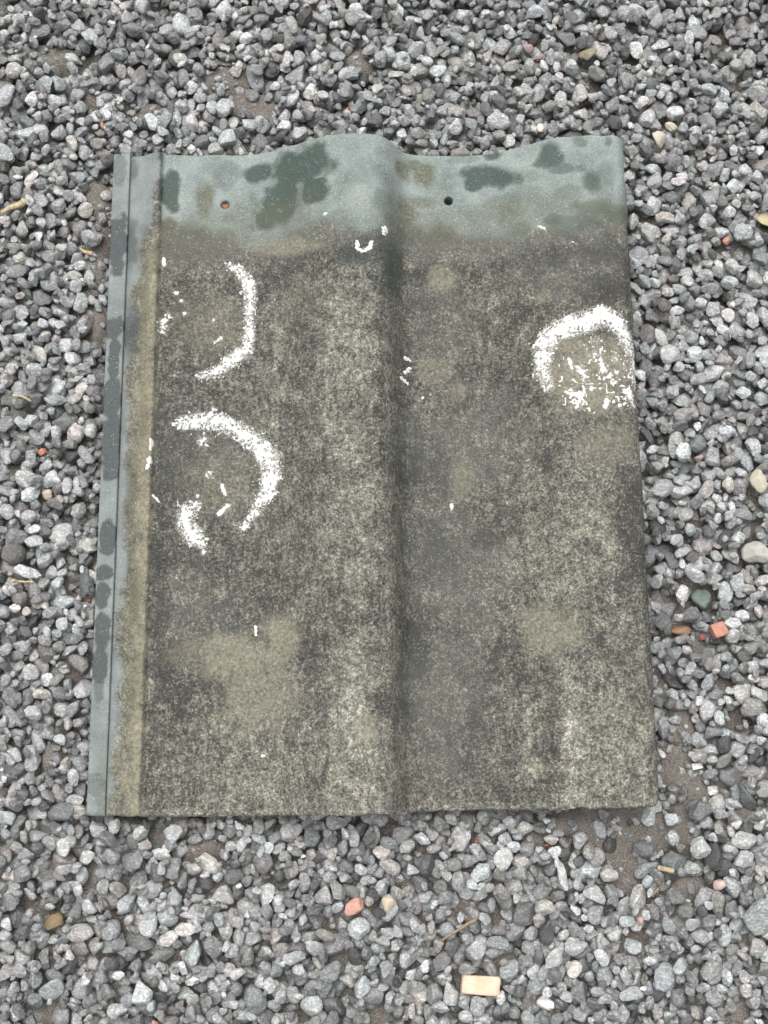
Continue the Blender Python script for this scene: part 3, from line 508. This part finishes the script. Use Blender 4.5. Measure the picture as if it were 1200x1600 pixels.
def stone_shape(seed, lod, box=False, sharp=34, rough=.018):
    """unit stone: a ball cut by random planes with worn edges; spans about -1..1 on every axis"""
    r = np.random.RandomState(seed)
    s = SPH[lod][0]
    if box:
        nrm = np.array([[1, 0, 0], [-1, 0, 0], [0, 1, 0], [0, -1, 0], [0, 0, 1], [0, 0, -1]], float) + r.normal(0, .05, (6, 3)); dist = np.full(6, .62); pw = 44
    else:
        k = r.randint(7, 12); nrm = r.normal(size=(k, 3)); nrm /= np.linalg.norm(nrm, axis=1)[:, None]
        dist = r.uniform(.50, .86, k); pw = sharp * r.uniform(.7, 1.9)
    d = np.clip(s @ nrm.T, 1e-3, None) / dist
    q = np.concatenate([d, np.full((len(s), 1), 1 / 1.02)], 1)
    rad = (q ** pw).sum(1) ** (-1 / pw)
    v = s * rad[:, None]
    ph = r.uniform(0, 6.3, (3, 3)); fr = r.uniform(2.5, 5.5, (3, 3))
    v = v * (1 + rough * sum(np.sin(v @ fr[i] * 1.6 + ph[i, 0]) for i in range(3))[:, None] / 1.5)
    v -= (v.max(0) + v.min(0)) / 2
    return v / (np.abs(v).max(0))
NP = 64
PROTO = {lod: [stone_shape(1000 + i, lod) for i in range(NP)] for lod in (1, 2)}
rng = np.random.RandomState(5)
def tone_of(b, rs, kind=None):
    a = .55 * b ** 1.85
    k = kind if kind is not None else rs.choice(4, p=[.40, .42, .11, .07])
    t = [(.99, 1, .99), (.955, 1.0, 1.0), (1.04, 1.0, .93), (1.03, .985, .96)][k]
    return np.array(t) * a * rs.uniform(.985, 1.015, 3)

# ------------------------------------------------------------------ gravel: drop every stone onto a height map (1 mm cells)
X0, X1, Y0, Y1 = -270, 615, -300, 735                     # tile mm
NX, NY = X1 - X0, Y1 - Y0
cx_, cy_ = np.meshgrid(np.arange(NX) + X0 + .5, np.arange(NY) + Y0 + .5)
SOIL = soil_z(cx_, cy_)
BAREM = bare(cx_, cy_)
HM = SOIL - 3.2 + 1.6 * BAREM
IDM = np.full(HM.shape, -1, np.int32)
CEIL = np.full(HM.shape, 1e6)
inside = (cx_ > -.7) & (cx_ < 332.7) & (cy_ > -2) & (cy_ < 420.7)
CEIL[inside] = (under(np.clip(cx_, 10, 331)) + TZ)[inside]
CEIL[(cx_ > 20) & (cx_ < 312) & (cy_ > 18) & (cy_ < 400)] = -1e6      # nobody sees under the middle of the tile
RES = np.zeros(HM.shape, bool)                            # reserved for stones placed by hand
RESO = np.zeros(HM.shape, bool)
placed = []                                               # x, y, z(world), a, b, c, ang, tx, ty, shape, tone, kind
def foot(x, y, a, b, ang):
    R_ = int(max(a, b)) + 2
    ix, iy = int(x - X0), int(y - Y0)
    if ix < R_ + 1 or iy < R_ + 1 or ix >= NX - R_ - 1 or iy >= NY - R_ - 1: return None
    sl = (slice(iy - R_, iy + R_ + 1), slice(ix - R_, ix + R_ + 1))
    dx = cx_[sl] - x; dy = cy_[sl] - y
    ca, sa = math.cos(ang), math.sin(ang)
    rr = ((dx * ca + dy * sa) / a) ** 2 + ((-dx * sa + dy * ca) / b) ** 2
    m = rr < .92
    return sl, m, np.sqrt(np.sqrt(np.clip(1 - rr, 0, 1))) * .96, dx, dy
def settle(x, y, a, b, c, ang, pct=88):
    f = foot(x, y, a, b, ang)
    if f is None: return None
    sl, m, prf, dx, dy = f
    if not m.any(): return None
    need = HM[sl][m] + c * prf[m]
    z = np.partition(need, int((len(need) - 1) * pct / 100))[int((len(need) - 1) * pct / 100)]
    return z, f
def commit(x, y, z, a, b, c, ang, f, shape, tone, kind):
    sl, m, prf, dx, dy = f
    h = HM[sl]
    hv = h[m]; A_ = np.c_[dx[m], dy[m], np.ones(m.sum())]
    try:
        g = np.linalg.lstsq(A_, hv, rcond=None)[0]
    except Exception:
        g = (0, 0, 0)
    tx, ty = np.clip(g[0] * .7, -.45, .45), np.clip(g[1] * .7, -.45, .45)
    if kind in ('white', 'chip', 'brick', 'pink', 'whitebit'): tx, ty = tx * .3, ty * .3
    top = z + c * prf + tx * dx + ty * dy
    up = m & (top > h)
    if (top[m] > CEIL[sl][m] + .8).any(): return False
    h[up] = top[up]
    IDM[sl][up] = len(placed)
    placed.append((x, y, z, a, b, c, ang, tx, ty, shape, tone, kind))
    return True
ALLM = [(x, y, L, W, an, b, None) for x, y, L, W, an, b in STONES]
ALLM += [(q[0], q[1], q[2], q[3], q[4], .8, k) for k, q in ODD.items() if q[2] > 0]
for x, y, L, W, an, b, k in ALLM:
    f = foot(x, y, L / 2 * .82, W / 2 * .82, math.radians(an))
    if f: RES[f[0]] |= f[1]
    if f and k:
        f = foot(x, y, L / 2 * 1.05, W / 2 * 1.05, math.radians(an)); RESO[f[0]] |= f[1]
def scatter(n, dmed, dsig, dmin, dmax, tries, ztop, barekill, spread, phase):
    px = rng.uniform(X0 + 14, X1 - 14, n); py = rng.uniform(Y0 + 14, Y1 - 14, n)
    dd = np.clip(np.exp(rng.normal(math.log(dmed), dsig, n)), dmin, dmax)
    for i in range(n):
        x, y = px[i], py[i]
        ix, iy = int(x - X0), int(y - Y0)
        if CEIL[iy, ix] < -1e5: continue
        if phase == 2 and rng.rand() > .75 * BAREM[iy, ix]: continue
        if rng.rand() < barekill * BAREM[iy, ix]: continue
        d = dd[i]; a = d / 2 * rng.uniform(1.0, 1.35); b = d / 2 * rng.uniform(.72, 1.0); c = min(a, b) * rng.uniform(.6, .95)
        ang = rng.uniform(0, math.pi)
        best = None
        for t in range(tries):
            qx = x + rng.uniform(-spread, spread) * (t > 0); qy = y + rng.uniform(-spread, spread) * (t > 0)
            if RES[int(qy - Y0), int(qx - X0)]: continue
            s = settle(qx, qy, a, b, c, ang)
            if s and RES[s[1][0]][s[1][1]].mean() > (.30 if phase == 0 else .09): continue
            if s and phase and RESO[s[1][0]][s[1][1]].any(): continue
            if s and (best is None or s[0] < best[0]): best = (s[0], s[1], qx, qy)
        if best is None: continue
        z = best[0]
        if z + c > ztop + rng.uniform(-1.5, 1.5): continue
        commit(best[2], best[3], z, a, b, c, ang, best[1], rng.randint(NP), tone_of(float(np.clip(rng.normal(.66, .145), .30, 1.0)), rng), None)
AREA = NX * NY / 1e6
scatter(int(16000 * AREA), 9.4, .24, 6, 16, 5, 13.0, .95, 5, 0)
ORDER = sorted(range(len(ALLM)), key=lambda i: -ALLM[i][2] * ALLM[i][3])
for i in ORDER:                                           # stones recognisable in the photograph
    x, y, L, W, an, b, k = ALLM[i]
    a, bb = L / 2 * 1.04, W / 2 * 1.04
    c = min(a, bb) * rng.uniform(.62, .85)
    if k == 'chip': c = 3.0
    if k == 'white': c = 3.4
    if k == 'leaf': c = 1.2
    s = settle(x, y, a, bb, c, math.radians(an), 95 if k else 80)
    if s is None: continue
    kd = k if k else 'hand'
    if not commit(x, y, s[0], a, bb, c, math.radians(an), s[1], rng.randint(NP), tone_of(b, rng), kd):
        zc = min(s[0], TZ - 12 - c)
        commit(x, y, zc, a, bb, c, math.radians(an), s[1], rng.randint(NP), tone_of(b, rng), kd)
scatter(int(19000 * AREA), 8.4, .25, 5, 14, 6, 17.0, .94, 5, 1)
scatter(int(15000 * AREA), 5.0, .28, 2.6, 8, 5, 17, .8, 4, 1)

scatter(int(26000 * AREA), 3.2, .3, 1.8, 5, 2, 16, -1, 3, 2)      # grit on the bare soil

vis = np.bincount(IDM[IDM >= 0], minlength=len(placed))
FR = [(-100 <= p[0] <= 465 and -140 <= p[1] <= 565) for p in placed]
def stone_matrix(p):
    x, y, z, a, b, c, ang, tx, ty = p[:9]
    n = Vector((-tx, -ty, 1)).normalized()
    q = Vector((0, 0, 1)).rotation_difference(n).to_matrix() @ Matrix.Rotation(ang, 3, 'Z')
    return np.array(q)
def stone_world(p, lod, shp=None):
    base = PROTO[lod][p[9]] if shp is None else shp
    v = (base * np.array(p[3:6])) @ stone_matrix(p).T
    return v

SPECIAL = {
 'pink': ('pebble', 'rounded salmon pink pebble below the middle of the tile', 'pebble', ((0.477, 0.233, 0.184), (0.560, 0.337, 0.275))),
 'cream': ('pebble', 'small cream pebble just right of the rounded salmon pink pebble', 'pebble', ((.45, .36, .25), (.55, .47, .36))),
 'chip': ('ceramic_chip', 'flat rectangular beige chip with orange edge near the bottom', 'chip', ((.54, .37, .23), (.62, .53, .41))),
 'white': ('white_chip', 'bright white jagged chip at the bottom right of the beige chip', 'chip', ((.86, .86, .86), (.92, .92, .92))),
 'brick': ('brick_fragment', 'angular orange brick fragment right of the tile', 'brick fragment', ((0.382, 0.166, 0.117), (0.478, 0.255, 0.193))),
 'rust': ('brick_fragment', 'rusty orange-brown fragment lying between the tile and the angular orange brick', 'brick fragment', ((0.273, 0.113, 0.064), (0.284, 0.221, 0.151))),
 'green': ('stone', 'smooth dark green stone right of the tile', 'stone', ((.10, .135, .122), (.15, .185, .168))),
 'olive': ('pebble', 'upright oval pale yellow pebble at the right edge', 'pebble', ((.40, .38, .27), (.50, .48, .37))),
 'warm': ('stone', 'largest pale warm grey stone at the right edge', 'stone', ((.33, .32, .29), (.46, .45, .41))),
 'redl': ('brick_fragment', 'small orange-red brick chip left of the tile', 'brick fragment', ((0.380, 0.150, 0.101), (0.444, 0.207, 0.144))),
 'redlip': ('brick_fragment', 'dark red brick chip touching the left lip of the tile', 'brick fragment', ((0.166, 0.055, 0.041), (0.228, 0.089, 0.068))),
 'redr': ('brick_fragment', 'bright coral brick chip right of the tile head', 'brick fragment', ((0.442, 0.177, 0.128), (0.506, 0.241, 0.179))),
 'creamtop': ('pebble', 'cream pebble at the upper right corner of the tile', 'pebble', ((.42, .37, .29), (.54, .49, .41))),
 'coral': ('brick_fragment', 'tiny coral chip above the upper left corner of the tile', 'brick fragment', ((0.384, 0.189, 0.133), (0.426, 0.237, 0.182))),
 'pinkr': ('pebble', 'pale pink pebble at the lower right', 'pebble', ((0.442, 0.317, 0.275), (0.508, 0.390, 0.348))),
 'pinks': ('pebble', 'tiny pink pebble above the red sliver at lower right', 'pebble', ((0.429, 0.262, 0.227), (0.471, 0.318, 0.276))),
 'redsliver': ('brick_fragment', 'narrow red sliver of brick at lower right', 'brick fragment', ((0.319, 0.116, 0.082), (0.383, 0.173, 0.125))),
 'whitebit': ('white_chip', 'small white oblong chip right of the lower right tile corner', 'chip', ((.72, .71, .66), (.84, .83, .79))),
 'brown': ('stone', 'brown olive stone in the lower left gravel', 'stone', ((.15, .115, .06), (.23, .18, .10))),
 'orange': ('brick_fragment', 'tiny orange chip above the middle roll of the tile', 'brick fragment', ((0.399, 0.211, 0.120), (0.434, 0.267, 0.169))),
 'brightpeb': ('pebble', 'tiny bright white oval pebble right of the tile', 'pebble', ((.78, .77, .72), (.86, .85, .8))),
 'creaml': ('pebble', 'cream coloured pebble in the gravel left of the tile', 'pebble', ((.50, .44, .31), (.62, .57, .45))),
 'tanolive': ('pebble', 'upright oval olive-brown pebble in the upper right gravel', 'pebble', ((.20, .18, .11), (.27, .245, .16))),
 'redtip': ('brick_fragment', 'tiny dark red chip below the tile front, the left one of two', 'brick fragment', ((0.258, 0.091, 0.070), (0.305, 0.131, 0.096))),
 'redtip2': ('brick_fragment', 'tiny dark red chip below the tile front, the right one of two', 'brick fragment', ((0.260, 0.106, 0.085), (0.307, 0.147, 0.112))),
 'creamedge': ('pebble', 'tiny cream pebble touching the upper tile edge left of the right roll', 'pebble', ((.58, .5, .42), (.66, .6, .52))),
 'creamflat': ('pebble', 'flat tan pebble above the upper right tile corner', 'pebble', ((.40, .37, .27), (.5, .47, .37))),
 'brownlong': ('stone', 'narrow reddish brown upright stone in the upper right gravel', 'stone', ((.17, .11, .09), (.25, .18, .15))),
 'pinktop': ('stone', 'dusky pink stone just above the narrow reddish brown one', 'stone', ((0.269, 0.200, 0.179), (0.335, 0.265, 0.244))),
 'redsmall': ('brick_fragment', 'small dark red chip left of the angular orange brick fragment', 'brick fragment', ((0.272, 0.084, 0.070), (0.320, 0.125, 0.097))),
 'pinktip': ('stone', 'small grey-pink stone right of the brightest stone beside the tile', 'stone', ((0.358, 0.275, 0.261), (0.420, 0.371, 0.357))),
 'dark': ('stone', 'dark blackish stone just right of the cream pebble below the tile', 'stone', ((.035, .036, .038), (.07, .07, .072))),
 'corner': ('brick_fragment', 'tiny orange-pink chip at the bottom edge, lower left', 'brick fragment', ((0.386, 0.205, 0.156), (0.451, 0.270, 0.221))),
}
SHARP = {'brick', 'chip', 'white', 'redl', 'redsliver', 'whitebit', 'redr', 'rust'}
hand = [i for i, p in enumerate(placed) if p[11] == 'hand']
cand = [i for i in range(len(placed)) if placed[i][11] is None and FR[i] and -84 < placed[i][0] < 447 and -120 < placed[i][1] < 545]
cand.sort(key=lambda i: -vis[i])
single = set(hand) | set(cand[:max(0, 300 - len(hand))])
def make_single(p, name, mat, parent, lod, shp=None, tone=None):
    v = stone_world(p, lod, shp)
    o = mesh_obj(name, v * MM, SPH[lod][1], mat, None, lod == 3, {'tone': np.tile(tone if tone is not None else p[10], (len(v), 1))})
    o.location = ((p[0] + OFF[0]) * MM, (p[1] + OFF[1]) * MM, p[2] * MM)
    if parent: o.parent = parent
    return o
bv, bf, bt, nb = [], [], [], 0
for i, p in enumerate(placed):
    k = p[11]
    if k in SPECIAL:
        nm, lab, cat, (ca, cb) = SPECIAL[k]
        box = k in ('chip', 'whitebit', 'redsliver', 'brick')
        shp = stone_shape(7000 + i, 3, box, 22 if k in SHARP else 9, .008 if box else .035)
        o = make_single(p, nm, mat_plain(k + ' mineral', ca, cb, 110 if k == 'chip' else 260, .6), None, 3, shp)
        tag(o, lab, cat)
    elif k == 'leaf':
        continue
    elif i in single:
        make_single(p, 'stone', M_STONE, ground, 2)
    else:
        if vis[i] == 0: continue
        lod = 2 if (FR[i] and vis[i] > 20) else 1
        v = stone_world(p, lod) + np.array([p[0] + OFF[0], p[1] + OFF[1], p[2]])
        bv.append(v); bf.append(SPH[lod][1] + nb); bt.append(np.tile(p[10], (len(v), 1))); nb += len(v)
gravel = mesh_obj('gravel', np.concatenate(bv) * MM, np.concatenate(bf), M_STONE, ground, False, {'tone': np.concatenate(bt)})
gravel['kind'] = 'stuff'
print('stones placed', len(placed), 'hand', len(hand), 'gravel tris', len(gravel.data.polygons), 'singles', len(single))

# ------------------------------------------------------------------ dry stalks and a leaf lying on the gravel
def top_z(x, y):
    ix, iy = int(np.clip(x - X0, 2, NX - 3)), int(np.clip(y - Y0, 2, NY - 3))
    return HM[iy - 1:iy + 2, ix - 1:ix + 2].max()
def stalk(name, pts, r0, r1, mat, lab, cat, lift=.3):
    P = np.array(pts, float); n = 24
    s = np.linspace(0, len(P) - 1, n)
    xy = np.stack([np.interp(s, np.arange(len(P)), P[:, j]) for j in (0, 1)], 1)
    z = np.array([top_z(*q) for q in xy])
    z = np.convolve(np.pad(z, 4, 'edge'), np.ones(9) / 9, 'valid')
    z = np.maximum(z, z.mean() - 1) + lift
    c = np.c_[xy, z]; c[:, 2] += .4 * np.sin(s * 2.2)
    tg = np.gradient(c, axis=0); tg /= np.linalg.norm(tg, axis=1)[:, None]
    sd = np.cross(tg, [0, 0, 1]); sd /= np.linalg.norm(sd, axis=1)[:, None]; upv = np.cross(sd, tg)
    V, Fq = [], []
    for i in range(n):
        r = r0 + (r1 - r0) * i / (n - 1); r *= 1 + .18 * math.sin(i * 2.7)
        if i in (0, n - 1): r *= .6
        for j in range(7):
            a = j / 7 * 2 * math.pi; V.append(c[i] + r * (math.cos(a) * sd[i] + .8 * math.sin(a) * upv[i]))
    for i in range(n - 1):
        for j in range(7): Fq.append((i * 7 + j, i * 7 + (j + 1) % 7, (i + 1) * 7 + (j + 1) % 7, (i + 1) * 7 + j))
    V.append(c[0]); V.append(c[-1]); a, b = len(V) - 2, len(V) - 1
    F3 = [(a, (j + 1) % 7, j) for j in range(7)] + [(b, (n - 1) * 7 + j, (n - 1) * 7 + (j + 1) % 7) for j in range(7)]
    V = np.array(V); base = V.mean(0) * [1, 1, 0] + [0, 0, V[:, 2].min()]
    o = mesh_obj(name, (V - base) * MM, [np.array(Fq), np.array(F3)], mat)
    o.location = ((base[0] + OFF[0]) * MM, (base[1] + OFF[1]) * MM, base[2] * MM)
    return tag(o, lab, cat)
M_STRAW = mat_plain('dry straw', (.34, .27, .15), (.56, .47, .31), 1, .7, (900, 200, 400))
M_TWIG = mat_plain('dry twig', (.20, .15, .09), (.36, .29, .19), 1, .8, (700, 300, 400))
stalk('twig', TWIGS['twig'], .55, 1.15, M_TWIG, 'thin dry curved twig above the beige chip', 'twig')
stalk('straw_stalk', TWIGS['stalk'], 1.5, 1.5, M_STRAW, 'short pale straw stalk on the bare soil patch at lower right', 'straw')
stalk('straw_stalk', TWIGS['straw'], 1.3, 2.6, M_STRAW, 'tan straw blade at the left edge of the photo, upper half', 'straw')
stalk('straw_stalk', TWIGS['grass'], .9, .6, M_STRAW, 'thin pale straw left of the tile beside the dark red chip', 'straw')
stalk('straw_stalk', TWIGS['grass2'], 1.0, .7, M_STRAW, 'thin tan straw in the gravel left of the white lichen arcs', 'straw')
stalk('straw_stalk', TWIGS['curl'], .7, .5, M_TWIG, 'small curled brown stem above the tile head', 'straw')
stalk('straw_stalk', TWIGS['bent'], .6, .8, M_TWIG, 'bent thin stem below the short pale straw stalk', 'straw')
stalk('straw_stalk', TWIGS['husk'], .8, 1.7, M_STRAW, 'pale husk lying on bare soil beside the left lip', 'straw')
lx, ly, lL, lW, lan = ODD['leaf']
ca, sa = math.cos(math.radians(lan)), math.sin(math.radians(lan))
V, nu, nw = [], 15, 7
zt = top_z(lx - 4, ly + 2) + .8
for side in (0, 1):
    for i in range(nu):
        t = i / (nu - 1); wv = math.sin(math.pi * min(1, .06 + t * .94)) ** .7 * lW / 2 * (1 + .12 * math.sin(t * 9))
        for j in range(nw):
            q = j / (nw - 1) * 2 - 1
            u, w_ = (t - .5) * lL, q * wv
            V.append((u * ca - w_ * sa, u * sa + w_ * ca, 1.8 * q * q + 1.5 * math.sin(t * 3) - side * .35))
V = np.array(V); f1 = grid_faces(nu, nw); f2 = f1[:, ::-1] + nu * nw
rim = [j for j in range(nw)] + [i * nw + nw - 1 for i in range(1, nu)] + [(nu - 1) * nw + j for j in range(nw - 2, -1, -1)] + [i * nw for i in range(nu - 2, 0, -1)]
rim = np.array(rim); f3 = np.stack([rim, np.roll(rim, -1), np.roll(rim, -1) + nu * nw, rim + nu * nw], 1)
leaf = mesh_obj('dry_leaf', V * MM, np.concatenate([f1, f2, f3]), mat_plain('dry leaf', (.36, .31, .18), (.48, .42, .27), 200, .7))
leaf.location = ((lx + OFF[0]) * MM, (ly + OFF[1]) * MM, zt * MM)
tag(leaf, 'curled tan dry leaf at the right edge of the photo', 'leaf')
